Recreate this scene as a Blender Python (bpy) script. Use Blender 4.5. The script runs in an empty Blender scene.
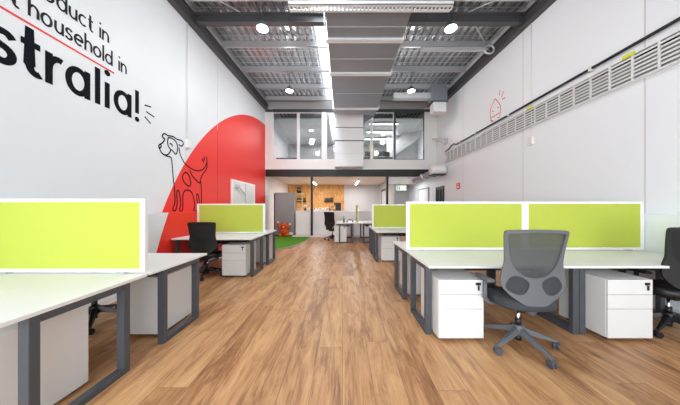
import bpy, bmesh, math, random
from mathutils import Vector, Matrix
random.seed(7)
C = bpy.context.scene.collection
SC = bpy.context.scene
PI = math.pi
H = 1.31            # camera height
F = 226.7           # focal length in pixels
VX, VY = 342.5, 207 # vanishing point in the photograph
XL, XR, DM, DB = -3.40, 4.15, 10.0, 14.2   # side walls, mezzanine plane, back wall
DL, DR = -3.16, 4.03                       # dado faces
def zr(y): return 5.12 + 0.044*y            # underside of the eaves, roof rises towards the back

# ------------------------------------------------------------------ materials
def srgb(r, g, b):
    f = lambda c: (c/12.92 if c <= .04045 else ((c+.055)/1.055)**2.4)
    return tuple(f(v/255) for v in (r, g, b)) + (1,)
def mat(name, rgb, rough=.5, metal=0, noise=0, nscale=8, bump=0, bscale=60, spec=.5, emit=None, estr=0):
    m = bpy.data.materials.new(name); m.use_nodes = True
    nt = m.node_tree; b = nt.nodes['Principled BSDF']
    col = srgb(*rgb)
    b.inputs['Base Color'].default_value = col
    b.inputs['Roughness'].default_value = rough
    b.inputs['Metallic'].default_value = metal
    b.inputs['Specular IOR Level'].default_value = spec
    tc = nt.nodes.new('ShaderNodeTexCoord')
    if noise:
        n = nt.nodes.new('ShaderNodeTexNoise'); n.inputs['Scale'].default_value = nscale; n.inputs['Detail'].default_value = 4
        nt.links.new(tc.outputs['Object'], n.inputs['Vector'])
        mx = nt.nodes.new('ShaderNodeMix'); mx.data_type = 'RGBA'
        mx.inputs['A'].default_value = tuple(c*(1-noise) for c in col[:3]) + (1,)
        mx.inputs['B'].default_value = tuple(min(1, c*(1+noise)) for c in col[:3]) + (1,)
        nt.links.new(n.outputs['Fac'], mx.inputs['Factor']); nt.links.new(mx.outputs['Result'], b.inputs['Base Color'])
    if bump:
        n = nt.nodes.new('ShaderNodeTexNoise'); n.inputs['Scale'].default_value = bscale; n.inputs['Detail'].default_value = 3
        nt.links.new(tc.outputs['Object'], n.inputs['Vector'])
        bp = nt.nodes.new('ShaderNodeBump'); bp.inputs['Strength'].default_value = bump; bp.inputs['Distance'].default_value = .01
        nt.links.new(n.outputs['Fac'], bp.inputs['Height']); nt.links.new(bp.outputs['Normal'], b.inputs['Normal'])
    if emit:
        b.inputs['Emission Color'].default_value = srgb(*emit); b.inputs['Emission Strength'].default_value = estr
    return m

M = {}
M['white'] = mat('white_paint', (236,235,234), .55, noise=.015, nscale=2)
M['desk'] = mat('white_laminate', (236,236,236), .42, noise=.01, nscale=5)
M['cabinet'] = mat('white_powder_coat', (230,230,230), .38, noise=.01, nscale=5)
M['frame_white'] = mat('white_screen_frame', (245,245,245), .35)
M['fabric'] = mat('lime_fabric', (192,203,84), .85, noise=.05, nscale=90, bump=.15, bscale=400, spec=.2)
M['slate'] = mat('slate_grey_steel', (74,78,85), .42, noise=.03, nscale=12)
M['black'] = mat('black_steel', (20,20,22), .45, noise=.05)
M['dark'] = mat('black_plastic', (26,27,29), .4, noise=.05, nscale=20)
M['chair_grey'] = mat('grey_plastic', (98,101,106), .4, noise=.03, nscale=20)
M['chair_pad_dark'] = mat('charcoal_upholstery', (66,68,73), .8, noise=.06, nscale=60, spec=.2)
M['chrome'] = mat('chrome', (215,215,218), .15, metal=1, noise=.02)
M['galv'] = mat('galvanised_steel', (196,199,203), .42, metal=.45, noise=.12, nscale=14)
M['galv_light'] = mat('bright_galvanised_steel', (232,234,236), .35, metal=.1, noise=.05, nscale=14)
M['beam'] = mat('dark_grey_steel', (78,78,80), .5, metal=.2, noise=.08)
M['foil'] = mat('roof_foil', (208,210,213), .24, metal=.8, noise=.25, nscale=5, bump=.6, bscale=9)
M['duct'] = mat('duct_steel', (142,148,156), .36, metal=.45, noise=.06, nscale=2, bump=.12, bscale=3)
M['counter'] = mat('counter_white', (247,244,245), .5, noise=.01)
M['grey_locker'] = mat('grey_cabinet', (150,150,152), .5, noise=.04, nscale=4)
M['timber'] = mat('pale_timber', (214,190,150), .55, noise=.12, nscale=20)
M['red'] = mat('red_paint', (226,42,38), .5, noise=.02)
M['ink'] = mat('black_vinyl', (16,20,28), .7, noise=.03, spec=.08)
M['inkgrey'] = mat('charcoal_vinyl', (46,46,48), .7, noise=.03, spec=.08)
M['orange'] = mat('orange_plush', (222,92,44), .9, noise=.12, nscale=40, bump=.3, bscale=80, spec=.1)
M['cream'] = mat('cream_plush', (238,226,200), .9, noise=.05, nscale=40, spec=.1)
M['green_bottle'] = mat('green_bottle', (60,150,100), .25, noise=.05)
M['leaf'] = mat('dark_leaf', (44,62,48), .6, noise=.2, nscale=30)
M['sign_green'] = mat('sign_green', (20,130,80), .4, noise=.02, emit=(20,150,90), estr=.35)
M['sign_white'] = mat('sign_white', (240,250,245), .4, noise=.01, emit=(235,250,240), estr=.6)
M['yellow'] = mat('yellow_tag', (222,226,40), .5, noise=.03)
M['lamp'] = mat('lamp_lens', (255,250,240), .4, noise=.01, emit=(255,247,232), estr=14)
M['tube'] = mat('linear_lamp_lens', (255,255,255), .4, noise=.01, emit=(255,252,246), estr=5)
M['sky_sheet'] = mat('translucent_roof_sheet', (240,242,244), .4, noise=.02, nscale=3, emit=(244,248,252), estr=1.5)
M['plaster_grey'] = mat('grey_plaster', (178,178,180), .6, noise=.02, nscale=2)
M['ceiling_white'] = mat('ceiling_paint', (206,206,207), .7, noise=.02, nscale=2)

def nodes(m): return m.node_tree.nodes, m.node_tree.links
def glass_mat(name, tint=(.93,.95,.95,1), refl=.16):
    m = bpy.data.materials.new(name); m.use_nodes = True
    n, l = nodes(m); n.clear()
    out = n.new('ShaderNodeOutputMaterial'); mix = n.new('ShaderNodeMixShader'); t = n.new('ShaderNodeBsdfTransparent'); g = n.new('ShaderNodeBsdfGlossy')
    t.inputs['Color'].default_value = tint; g.inputs['Roughness'].default_value = .03
    fr = n.new('ShaderNodeFresnel'); fr.inputs['IOR'].default_value = 1.5
    a = n.new('ShaderNodeMath'); a.operation = 'ADD'; a.inputs[1].default_value = refl; a.use_clamp = True
    l.new(fr.outputs[0], a.inputs[0]); l.new(a.outputs[0], mix.inputs[0]); l.new(t.outputs[0], mix.inputs[1]); l.new(g.outputs[0], mix.inputs[2])
    l.new(mix.outputs[0], out.inputs[0]); return m
M['glass'] = glass_mat('clear_glass', tint=(.9,.91,.91,1), refl=.05)
M['front_glass'] = glass_mat('front_glass', refl=0)
def mesh_fabric(name, rgb, alpha):
    m = mat(name, rgb, .6, noise=.05, nscale=80)
    n, l = nodes(m); b = n['Principled BSDF']; out = n['Material Output']
    tr = n.new('ShaderNodeBsdfTransparent'); mix = n.new('ShaderNodeMixShader'); mix.inputs[0].default_value = alpha
    l.new(tr.outputs[0], mix.inputs[1]); l.new(b.outputs[0], mix.inputs[2]); l.new(mix.outputs[0], out.inputs['Surface'])
    return m
M['net_grey'] = mesh_fabric('grey_mesh_fabric', (78,80,84), .72)
M['net_black'] = mesh_fabric('black_mesh_fabric', (20,20,22), .93)

def math_node(n, l, op, a, b=None, c=None):
    x = n.new('ShaderNodeMath'); x.operation = op
    for i, v in enumerate((a, b, c)):
        if v is None: continue
        if isinstance(v, (int, float)): x.inputs[i].default_value = v
        else: l.new(v, x.inputs[i])
    return x.outputs[0]
def wood_floor():
    m = bpy.data.materials.new('oak_planks'); m.use_nodes = True; n, l = nodes(m); b = n['Principled BSDF']
    tc = n.new('ShaderNodeTexCoord'); sp = n.new('ShaderNodeSeparateXYZ'); l.new(tc.outputs['Object'], sp.inputs[0])
    X, Y = sp.outputs[0], sp.outputs[1]
    PW, PL = .225, 1.52
    xs = math_node(n, l, 'DIVIDE', X, PW); row = math_node(n, l, 'FLOOR', xs)
    wn = n.new('ShaderNodeTexWhiteNoise'); wn.noise_dimensions = '1D'; l.new(row, wn.inputs['W'])
    ys = math_node(n, l, 'ADD', math_node(n, l, 'DIVIDE', Y, PL), math_node(n, l, 'MULTIPLY', wn.outputs['Value'], 3.7))
    col = math_node(n, l, 'FLOOR', ys)
    cb = n.new('ShaderNodeCombineXYZ'); l.new(row, cb.inputs[0]); l.new(col, cb.inputs[1])
    w2 = n.new('ShaderNodeTexWhiteNoise'); w2.noise_dimensions = '2D'; l.new(cb.outputs[0], w2.inputs['Vector'])
    rnd = w2.outputs['Value']
    # grain coordinates: stretched along Y, shifted per plank
    gx = math_node(n, l, 'MULTIPLY', X, 9.0); gy = math_node(n, l, 'MULTIPLY', Y, 1.5)
    gy2 = math_node(n, l, 'ADD', gy, math_node(n, l, 'MULTIPLY', rnd, 40))
    gc = n.new('ShaderNodeCombineXYZ'); l.new(gx, gc.inputs[0]); l.new(gy2, gc.inputs[1]); l.new(math_node(n, l, 'MULTIPLY', rnd, 20), gc.inputs[2])
    n1 = n.new('ShaderNodeTexNoise'); n1.inputs['Scale'].default_value = 1.0; n1.inputs['Detail'].default_value = 6; n1.inputs['Roughness'].default_value = .7; n1.inputs['Distortion'].default_value = .9
    l.new(gc.outputs[0], n1.inputs['Vector'])
    gc2 = n.new('ShaderNodeCombineXYZ'); l.new(math_node(n, l, 'MULTIPLY', X, 70), gc2.inputs[0]); l.new(math_node(n, l, 'MULTIPLY', gy2, 2.2), gc2.inputs[1])
    n2 = n.new('ShaderNodeTexNoise'); n2.inputs['Scale'].default_value = 1.0; n2.inputs['Detail'].default_value = 3; l.new(gc2.outputs[0], n2.inputs['Vector'])
    v = math_node(n, l, 'ADD', math_node(n, l, 'MULTIPLY', n1.outputs['Fac'], 1.15), math_node(n, l, 'MULTIPLY', n2.outputs['Fac'], .40))
    v = math_node(n, l, 'ADD', v, math_node(n, l, 'MULTIPLY', rnd, .20)); v = math_node(n, l, 'SUBTRACT', v, .40)
    rp = n.new('ShaderNodeValToRGB'); l.new(v, rp.inputs[0]); cr = rp.color_ramp
    cr.elements[0].position = .12; cr.elements[0].color = srgb(118,82,56)
    cr.elements[1].position = .74; cr.elements[1].color = srgb(216,170,122)
    e = cr.elements.new(.34); e.color = srgb(162,114,76)
    e = cr.elements.new(.50); e.color = srgb(194,146,102)
    # knots
    kc = n.new('ShaderNodeCombineXYZ'); l.new(math_node(n, l, 'MULTIPLY', X, 4.4), kc.inputs[0]); l.new(math_node(n, l, 'MULTIPLY', Y, 1.7), kc.inputs[1])
    vo = n.new('ShaderNodeTexVoronoi'); vo.inputs['Scale'].default_value = 1; l.new(kc.outputs[0], vo.inputs['Vector'])
    kf = n.new('ShaderNodeMapRange'); kf.inputs['From Min'].default_value = .03; kf.inputs['From Max'].default_value = .13; kf.inputs['To Min'].default_value = .45; kf.inputs['To Max'].default_value = 1
    l.new(vo.outputs['Distance'], kf.inputs['Value'])
    # joints
    fx = math_node(n, l, 'FRACT', xs); fy = math_node(n, l, 'FRACT', ys)
    ex = math_node(n, l, 'MULTIPLY', math_node(n, l, 'MINIMUM', fx, math_node(n, l, 'SUBTRACT', 1, fx)), PW)
    ey = math_node(n, l, 'MULTIPLY', math_node(n, l, 'MINIMUM', fy, math_node(n, l, 'SUBTRACT', 1, fy)), PL)
    e_ = math_node(n, l, 'MINIMUM', ex, ey)
    jr = n.new('ShaderNodeMapRange'); jr.inputs['From Min'].default_value = .0008; jr.inputs['From Max'].default_value = .0028; jr.inputs['To Min'].default_value = .5
    l.new(e_, jr.inputs['Value'])
    mul = math_node(n, l, 'MULTIPLY', kf.outputs[0], jr.outputs[0])
    mx = n.new('ShaderNodeMix'); mx.data_type = 'RGBA'; mx.blend_type = 'MULTIPLY'; mx.inputs['Factor'].default_value = 1
    l.new(rp.outputs[0], mx.inputs['A'])
    cc = n.new('ShaderNodeCombineColor'); [l.new(mul, cc.inputs[i]) for i in range(3)]
    l.new(cc.outputs[0], mx.inputs['B']); l.new(mx.outputs['Result'], b.inputs['Base Color'])
    b.inputs['Roughness'].default_value = .42; b.inputs['Specular IOR Level'].default_value = .35
    bp = n.new('ShaderNodeBump'); bp.inputs['Strength'].default_value = .15; bp.inputs['Distance'].default_value = .002
    l.new(jr.outputs[0], bp.inputs['Height']); l.new(bp.outputs[0], b.inputs['Normal'])
    return m
M['floor'] = wood_floor()
def mural_mat(name, cy, cz, R):
    """white wall with a big painted red disc"""
    m = bpy.data.materials.new(name); m.use_nodes = True; n, l = nodes(m); b = n['Principled BSDF']
    tc = n.new('ShaderNodeTexCoord'); sp = n.new('ShaderNodeSeparateXYZ'); l.new(tc.outputs['Object'], sp.inputs[0])
    dy = math_node(n, l, 'SUBTRACT', sp.outputs[1], cy); dz = math_node(n, l, 'SUBTRACT', sp.outputs[2], cz)
    r = math_node(n, l, 'SQRT', math_node(n, l, 'ADD', math_node(n, l, 'MULTIPLY', dy, dy), math_node(n, l, 'MULTIPLY', dz, dz)))
    f1 = math_node(n, l, 'LESS_THAN', r, R)
    f = math_node(n, l, 'MULTIPLY', f1, math_node(n, l, 'LESS_THAN', sp.outputs[1], DM-.02))
    ns = n.new('ShaderNodeTexNoise'); ns.inputs['Scale'].default_value = 1.5; l.new(tc.outputs['Object'], ns.inputs['Vector'])
    w = n.new('ShaderNodeMix'); w.data_type = 'RGBA'; w.inputs['A'].default_value = srgb(224,227,231); w.inputs['B'].default_value = srgb(231,233,237); l.new(ns.outputs['Fac'], w.inputs['Factor'])
    mx = n.new('ShaderNodeMix'); mx.data_type = 'RGBA'; mx.inputs['B'].default_value = srgb(238,52,44)
    l.new(f, mx.inputs['Factor']); l.new(w.outputs['Result'], mx.inputs['A']); l.new(mx.outputs['Result'], b.inputs['Base Color'])
    b.inputs['Roughness'].default_value = .45; b.inputs['Specular IOR Level'].default_value = .4
    return m
M['mural'] = mural_mat('mural_wall_paint', 10.1, -1.53, 6.44)
M['mural_dado'] = mural_mat('mural_dado_paint', 9.95, -1.53, 6.44)
M['wall'] = mat('wall_paint', (240,245,250), .45, noise=.012, nscale=1.5, spec=.4)
def ply_mat():
    m = bpy.data.materials.new('plywood'); m.use_nodes = True; n, l = nodes(m); b = n['Principled BSDF']
    tc = n.new('ShaderNodeTexCoord'); mp = n.new('ShaderNodeMapping'); mp.inputs['Scale'].default_value = (3,3,.8); l.new(tc.outputs['Object'], mp.inputs[0])
    ns = n.new('ShaderNodeTexNoise'); ns.inputs['Scale'].default_value = 2.5; ns.inputs['Detail'].default_value = 5; ns.inputs['Distortion'].default_value = 1; l.new(mp.outputs[0], ns.inputs['Vector'])
    rp = n.new('ShaderNodeValToRGB'); rp.color_ramp.elements[0].color = srgb(160,110,52); rp.color_ramp.elements[1].color = srgb(206,156,90)
    rp.color_ramp.elements[0].position = .3; rp.color_ramp.elements[1].position = .7
    l.new(ns.outputs['Fac'], rp.inputs[0]); l.new(rp.outputs[0], b.inputs['Base Color']); b.inputs['Roughness'].default_value = .6; return m
M['ply'] = ply_mat()
M['turf'] = mat('artificial_turf', (92,150,44), .9, noise=.35, nscale=60, bump=.8, bscale=150, spec=.1)
M['turf_edge'] = mat('turf_trim', (168,168,160), .5, noise=.05)

# ------------------------------------------------------------------ mesh helpers
class MB:
    def __init__(s): s.bm = bmesh.new()
    def box(s, x0, x1, y0, y1, z0, z1, bev=0):
        bm = s.bm if not bev else bmesh.new()
        vs = [bm.verts.new(p) for p in ((x0,y0,z0),(x1,y0,z0),(x1,y1,z0),(x0,y1,z0),(x0,y0,z1),(x1,y0,z1),(x1,y1,z1),(x0,y1,z1))]
        for f in ((0,3,2,1),(4,5,6,7),(0,1,5,4),(1,2,6,5),(2,3,7,6),(3,0,4,7)): bm.faces.new([vs[i] for i in f])
        if bev:
            bmesh.ops.bevel(bm, geom=bm.edges[:], offset=bev, segments=2, profile=.5, affect='EDGES')
            s.merge(bm)
        return s
    def merge(s, bm, M_=None):
        if M_ is not None: bmesh.ops.transform(bm, matrix=M_, verts=bm.verts)
        mp = {v: s.bm.verts.new(v.co) for v in bm.verts}
        for f in bm.faces:
            try: nf = s.bm.faces.new([mp[v] for v in f.verts]); nf.smooth = f.smooth
            except ValueError: pass
        bm.free()
    def rbox(s, size, M_, bev=0):
        t = MB(); a, b, c = (v/2 for v in size); t.box(-a, a, -b, b, -c, c, bev); s.merge(t.bm, M_); return s
    def prism(s, pts, axis, a0, a1):
        """extrude 2D polygon along an axis ('x': pts are (y,z); 'y': (x,z); 'z': (x,y))"""
        f = {'x': lambda p, a: (a, p[0], p[1]), 'y': lambda p, a: (p[0], a, p[1]), 'z': lambda p, a: (p[0], p[1], a)}[axis]
        A = [s.bm.verts.new(f(p, a0)) for p in pts]; B = [s.bm.verts.new(f(p, a1)) for p in pts]
        n = len(pts); s.bm.faces.new(A); s.bm.faces.new(B[::-1])
        for i in range(n): s.bm.faces.new((A[i], B[i], B[(i+1) % n], A[(i+1) % n]))
        bmesh.ops.recalc_face_normals(s.bm, faces=s.bm.faces); return s
    def tube(s, pts, r, seg=8, closed=False, smooth=True):
        pts = [Vector(p) for p in pts]; n = len(pts); rs = r if isinstance(r, (list, tuple)) else [r]*n
        rings = []; up = None
        for i, p in enumerate(pts):
            a = pts[i-1] if (i > 0 or closed) else p; b = pts[(i+1) % n] if (i < n-1 or closed) else p
            t = (b-a).normalized()
            if up is None: up = Vector((0,0,1)) if abs(t.z) < .9 else Vector((1,0,0))
            u = (up - t*up.dot(t)).normalized(); up = u; w = t.cross(u)
            rings.append([s.bm.verts.new(p + (u*math.cos(2*PI*k/seg) + w*math.sin(2*PI*k/seg))*rs[i]) for k in range(seg)])
        m = n if closed else n-1
        for i in range(m):
            A, B = rings[i], rings[(i+1) % n]
            for k in range(seg):
                f = s.bm.faces.new((A[k], A[(k+1) % seg], B[(k+1) % seg], B[k])); f.smooth = smooth
        if not closed: s.bm.faces.new(rings[0][::-1]); s.bm.faces.new(rings[-1])
        return s
    def cyl(s, p0, p1, r, seg=20): return s.tube([p0, p1], r, seg)
    def lathe(s, prof, c=(0,0,0), seg=24, M_=None):
        t = bmesh.new(); rings = []
        for r, z in prof: rings.append([t.verts.new((r*math.cos(2*PI*k/seg), r*math.sin(2*PI*k/seg), z)) for k in range(seg)])
        for A, B in zip(rings, rings[1:]):
            for k in range(seg): f = t.faces.new((A[k], A[(k+1) % seg], B[(k+1) % seg], B[k])); f.smooth = True
        t.faces.new(rings[0][::-1]); t.faces.new(rings[-1])
        s.merge(t, Matrix.Translation(c) @ (M_ or Matrix())); return s
    def ball(s, c, r, sc=(1,1,1), M_=None):
        t = bmesh.new(); bmesh.ops.create_uvsphere(t, u_segments=20, v_segments=12, radius=r)
        for f in t.faces: f.smooth = True
        s.merge(t, Matrix.Translation(c) @ (M_ or Matrix()) @ Matrix.Diagonal((*sc, 1))); return s
    def build(s, name, m, parent=None, kind=None):
        bmesh.ops.recalc_face_normals(s.bm, faces=s.bm.faces)
        me = bpy.data.meshes.new(name); s.bm.to_mesh(me); s.bm.free(); me.materials.append(M[m] if isinstance(m, str) else m)
        o = bpy.data.objects.new(name, me); C.objects.link(o)
        if parent: o.parent = parent
        if kind: o['kind'] = kind
        return o
def tag(o, label, cat, group=None, kind=None):
    o['label'] = label; o['category'] = cat
    if group: o['group'] = group
    if kind: o['kind'] = kind
    return o
def thing(name, label, cat, loc=(0,0,0), rz=0, group=None):
    o = bpy.data.objects.new(name, None); C.objects.link(o); o.empty_display_size = .1
    o.location = loc; o.rotation_euler = (0,0,rz); return tag(o, label, cat, group)
def struct(name, mb, m): return mb.build(name, m, kind='structure')
def dup(root, loc, rz, label, group=None):
    r = root.copy(); C.objects.link(r); r.location = loc; r.rotation_euler = (0,0,rz); r['label'] = label
    if group: r['group'] = group
    for ch in list(root.children):
        c = ch.copy(); C.objects.link(c); c.parent = r
        for g in ch.children:
            d = g.copy(); C.objects.link(d); d.parent = c
    return r
def bar(mb, p0, p1, w, h):
    """box-section bar between two points"""
    p0, p1 = Vector(p0), Vector(p1); d = p1-p0; q = d.to_track_quat('X', 'Z').to_matrix().to_4x4()
    mb.rbox((d.length, w, h), Matrix.Translation((p0+p1)/2) @ q); return mb

# ------------------------------------------------------------------ the shell
Y0 = -3.2
struct('floor', MB().box(XL-.3, XR+.3, Y0-.2, DB+.2, -.1, 0), 'floor')
struct('wall_left', MB().box(XL-.2, XL, Y0-.2, DB+.2, 0, 6.2), 'mural')
struct('wall_right', MB().box(XR, XR+.2, Y0-.2, DB+.2, 0, 6.2), 'wall')
struct('wall_back', MB().box(XL, XR, DB, DB+.2, 0, 6.2), 'plaster_grey')
# the street front behind the photographer: glazed shopfront
f = MB(); f.box(XL, XR, Y0-.2, Y0, 3.4, 6.2); f.box(XL, XL+.4, Y0-.2, Y0, 0, 3.4); f.box(XR-.4, XR, Y0-.2, Y0, 0, 3.4)
struct('wall_front', f, 'wall')
f = MB()
for x in (XL+.4, -1.6, .2, 2.0, XR-.48): f.box(x, x+.08, Y0-.14, Y0-.06, 0, 3.4)
f.box(XL+.4, XR-.4, Y0-.14, Y0-.06, 3.32, 3.4); f.box(XL+.4, XR-.4, Y0-.14, Y0-.06, 0, .08)
w = struct('window_1', f, 'black'); MB().box(XL+.4, XR-.4, Y0-.11, Y0-.1, .05, 3.35).build('glass_pane', 'front_glass', w)
# dado of thicker precast panel on both sides
d = MB(); d.box(XL, DL, Y0, 6.83, 0, 1.21, .004)
struct('trim_1', d, 'mural_dado')
struct('trim_2', MB().box(DR, XR, Y0, 8.9, 0, 1.21, .004), 'wall')
struct('baseboard_right', MB().box(DR-.012, DR, Y0, 8.9, 0, .08), 'wall')
struct('baseboard_left', MB().box(DL, DL+.012, Y0, 6.83, 0, .08), 'wall')
# roof sheeting: corrugated foil-backed sheet with an opening for the translucent sheet
SK0, SK1 = -.70, -.12
def corrugated(x0, x1, y0, y1, up):
    m = MB(); p = .19; x = x0; prof = []
    while x < x1:
        for dx, z in ((0, .0), (.05, .0), (.062, .075), (.14, .075), (.152, .0)):
            if x+dx <= x1: prof.append((x+dx, z))
        x += p
    A = [m.bm.verts.new((px, y0, zr(y0)+up+pz)) for px, pz in prof]; B = [m.bm.verts.new((px, y1, zr(y1)+up+pz)) for px, pz in prof]
    for i in range(len(prof)-1): m.bm.faces.new((A[i], A[i+1], B[i+1], B[i]))
    A2 = [m.bm.verts.new(v.co + Vector((0,0,.02))) for v in A]; B2 = [m.bm.verts.new(v.co + Vector((0,0,.02))) for v in B]
    for i in range(len(prof)-1): m.bm.faces.new((B2[i], B2[i+1], A2[i+1], A2[i]))
    return m
RU = .48
r_ = corrugated(XL-.1, SK0, Y0-.2, DB+.2, RU); r2 = corrugated(SK1, XR+.1, Y0-.2, DB+.2, RU); r_.merge(r2.bm)
struct('ceiling', r_, 'foil')
m = MB(); yy0, yy1 = Y0-.2, DB+.2
m.prism([(yy0, zr(yy0)+RU), (yy1, zr(yy1)+RU), (yy1, zr(yy1)+RU+.03), (yy0, zr(yy0)+RU+.03)], 'x', SK0, SK1)
struct('window_2', m, 'sky_sheet')
# eaves beams along both side walls
for nm, x0, x1, s in (('trim_3', XL, XL+.10, 1), ('trim_4', XR-.10, XR, -1)):
    m = MB(); e = .02
    m.prism([(Y0, zr(Y0)+.02), (DM, zr(DM)+.02), (DM, zr(DM)+.24), (Y0, zr(Y0)+.24)], 'x', x0, x1)
    xa, xb = (XL, XL+.13) if s > 0 else (XR-.13, XR)
    m.prism([(Y0, zr(Y0)+.0), (DM, zr(DM)+.0), (DM, zr(DM)+.02), (Y0, zr(Y0)+.02)], 'x', xa, xb)
    m.prism([(Y0, zr(Y0)+.24), (DM, zr(DM)+.24), (DM, zr(DM)+.27), (Y0, zr(Y0)+.27)], 'x', xa, xb)
    struct(nm, m, 'beam')
# portal rafters
def rafter(y, lab):
    z = zr(y)
    m = MB(); m.box(XL+.1, XR-.1, y-.006, y+.006, z+.09, z+.27); m.box(XL+.1, XR-.1, y-.06, y+.06, z+.08, z+.10); m.box(XL+.1, XR-.1, y-.08, y+.08, z+.265, z+.29)
    for x in (XL+.25, XR-.25, -1.2, 1.9): m.box(x, x+.012, y-.05, y+.05, z+.10, z+.27)
    return tag(m.build('roof_rafter', 'beam'), lab, 'roof beam')
rafter(5.1, 'dark grey steel roof rafter crossing the hall just in front of the two nearest lamps')
# purlins
PL = [(3.9,'nearest the camera, above the perforated tray'), (4.72,'just this side of the dark rafter'), (5.32,'just behind the dark rafter'), (6.2,'first one past the dark rafter\'s pair'), (7.4,'over the far pair of round lamps'), (8.55,'second from the glazed mezzanine'), (9.6,'closest to the glazed mezzanine')]
for y, t_ in PL:
    z = zr(y)+.29; m = MB()
    m.box(XL+.12, XR-.12, y-.004, y+.004, z-.02, z+.17); m.box(XL+.12, XR-.12, y-.06, y, z-.025, z-.017); m.box(XL+.12, XR-.12, y, y+.06, z+.165, z+.172)
    m.box(XL+.12, XR-.12, y-.06, y-.056, z-.025, z+.0)
    tag(m.build('roof_purlin', 'galv'), 'galvanised roof purlin, ' + t_, 'roof purlin', 'galvanised purlins under the roof sheets')
# safety wire mesh
m = MB(); y = 3.0
while y < 10:
    z = zr(y)+RU-.02; m.box(XL+.01, XR-.01, y-.004, y+.004, z-.004, z+.004); y += .3
x = XL+.1
while x < XR-.02:
    bar(m, (x, 3.0, zr(3)+RU-.02), (x, 9.9, zr(9.9)+RU-.02), .006, .006); x += .15
tag(m.build('roof_safety_mesh', 'galv'), 'fine galvanised safety wire mesh stretched under the roof sheets', 'wire mesh', kind='stuff')
# cross bracing rods
for a, b, lab in (((XL+.1, 4.0, zr(4)+.25), (-2.2, 5.1, zr(5)+.3), 'thin steel bracing rod in the roof corner over the left wall'), ((XR-.1, 4.0, zr(4)+.25), (2.7, 5.1, zr(5)+.3), 'thin steel bracing rod in the roof corner over the right wall'),
                  ((3.0, 5.25, zr(5.25)+.3), (XR-.12, 6.2, zr(6.2)+.16), 'short bracing rod between rafter and right eaves beam')):
    tag(MB().tube([a, b], .014, 6).build('bracing_rod', 'galv'), lab, 'bracing rod')
tag(MB().box(2.05, 3.75, 5.9, 5.98, zr(5.9)+.02, zr(5.9)+.10).build('roof_strut', 'galv'), 'square grey strut under the roof ending in a round collar', 'roof strut')
m = MB(); pts = [(3.82, 5.85+.0, 0)]; t = bmesh.new(); 
m.tube([(3.84+.13*math.cos(a), 5.94, zr(5.9)+.06+.11*math.sin(a)) for a in [2*PI*k/20 for k in range(20)]], .025, 6, closed=True)
tag(m.build('pipe_collar', 'galv'), 'round steel collar beside the right eaves beam', 'pipe collar')

# perforated cable tray overhead
def perforated(x0, x1, y0, y1, z):
    m = MB(); n = int((x1-x0)/.07)
    m.box(x0, x1, y0, y0+.05, z, z+.012); m.box(x0, x1, y1-.05, y1, z, z+.012)
    m.box(x0, x1, y0, y0+.006, z, z+.06); m.box(x0, x1, y1-.006, y1, z, z+.06)
    for i in range(n+1):
        x = x0+i*(x1-x0)/n; m.box(x-.014, x+.014, y0+.05, y1-.05, z, z+.012)
    return m
tag(perforated(-.95, 1.95, 3.97, 4.14, 4.86).build('perforated_tray', 'galv_light'), 'white perforated steel tray crossing overhead at the top of the photo', 'cable tray')
tr = bpy.data.objects['perforated_tray']
for x in (-.85, .6, 1.85): MB().cyl((x, 4.05, 4.87), (x, 4.05, zr(4.05)+RU), .008, 6).build('hanger_rod', 'galv', tr)

# ------------------------------------------------------------------ ducts
dz = 4.98
du = thing('ceiling_duct', 'wide shiny silver air duct running along the roof with pale flange joints', 'air duct', (.5, 6.3, dz))
L = lambda x, y, z: (x-.5, y-6.3, z-dz)
def lbox(m, x0, x1, y0, y1, z0, z1): return m.box(x0-.5, x1-.5, y0-6.3, y1-6.3, z0-dz, z1-dz)
joints = [4.0, 4.30, 4.97, 6.23, 8.45, 9.05]
for i, (a, b) in enumerate(zip([4.2, 5.0, 6.26, 8.48], [4.94, 6.2, 8.42, 8.95])):
    # each run is slightly cross-broken like folded duct sheet
    m = MB(); x0, x1 = -.32-.5, 1.30-.5; c = (x0+x1)/2
    v = [m.bm.verts.new(p) for p in ((x0,a-6.3,0),(x1,a-6.3,0),(x1,b-6.3,0),(x0,b-6.3,0))]; cv = m.bm.verts.new((c,(a+b)/2-6.3,-.012))
    for k in range(4): m.bm.faces.new((v[k], v[(k+1) % 4], cv))
    w = [m.bm.verts.new(q.co+Vector((0,0,.42))) for q in v]
    for k in range(4): m.bm.faces.new((v[(k+1) % 4], v[k], w[k], w[(k+1) % 4]))
    m.bm.faces.new(w); m.build('duct_section', 'duct', du)
for y in (4.97, 6.23, 8.45):
    for o_ in (-.035, .035): lbox(MB(), -.36, 1.34, y+o_-.022, y+o_+.022, dz-.04, dz+.46).build('flange', 'galv_light', du)
for y in (4.6, 5.6, 7.3):
    lbox(MB(), -.33, 1.31, y-.008, y+.008, dz-.02, dz-.008).build('seam', 'galv', du)
for y in (4.97, 6.23, 8.45):
    for x in (-.40, 1.38): MB().cyl(L(x, y, dz+.0), L(x, y, zr(y)+RU-.01), .008, 6).build('hanger_rod', 'galv', du)
dd = thing('duct_drop', 'silver rectangular duct dropping in front of the mezzanine glass', 'air duct', (.25, 9.5, 2.98))
m = MB(); m.prism([(.61,1.62),(.66,1.85),(1.05,2.10),(1.05,2.5),(-.57,2.5),(-.57,1.62)], 'y', .0, .33); m.build('taper', 'duct', dd)
MB().box(-.57, .61, -.15, -.005, 4.61-2.98, 5.16-2.98, .01).build('duct_section', 'galv_light', dd); MB().box(-.60, 1.08, -.50, .34, 5.16-2.98, 5.42-2.98).build('header', 'galv', dd)
for a, b in ((4.58, 4.06), (4.03, 2.98)):
    MB().box(-.57, .61, -.15, .498, b-2.98, a-2.98, .01).build('duct_section', 'galv_light', dd)
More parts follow.
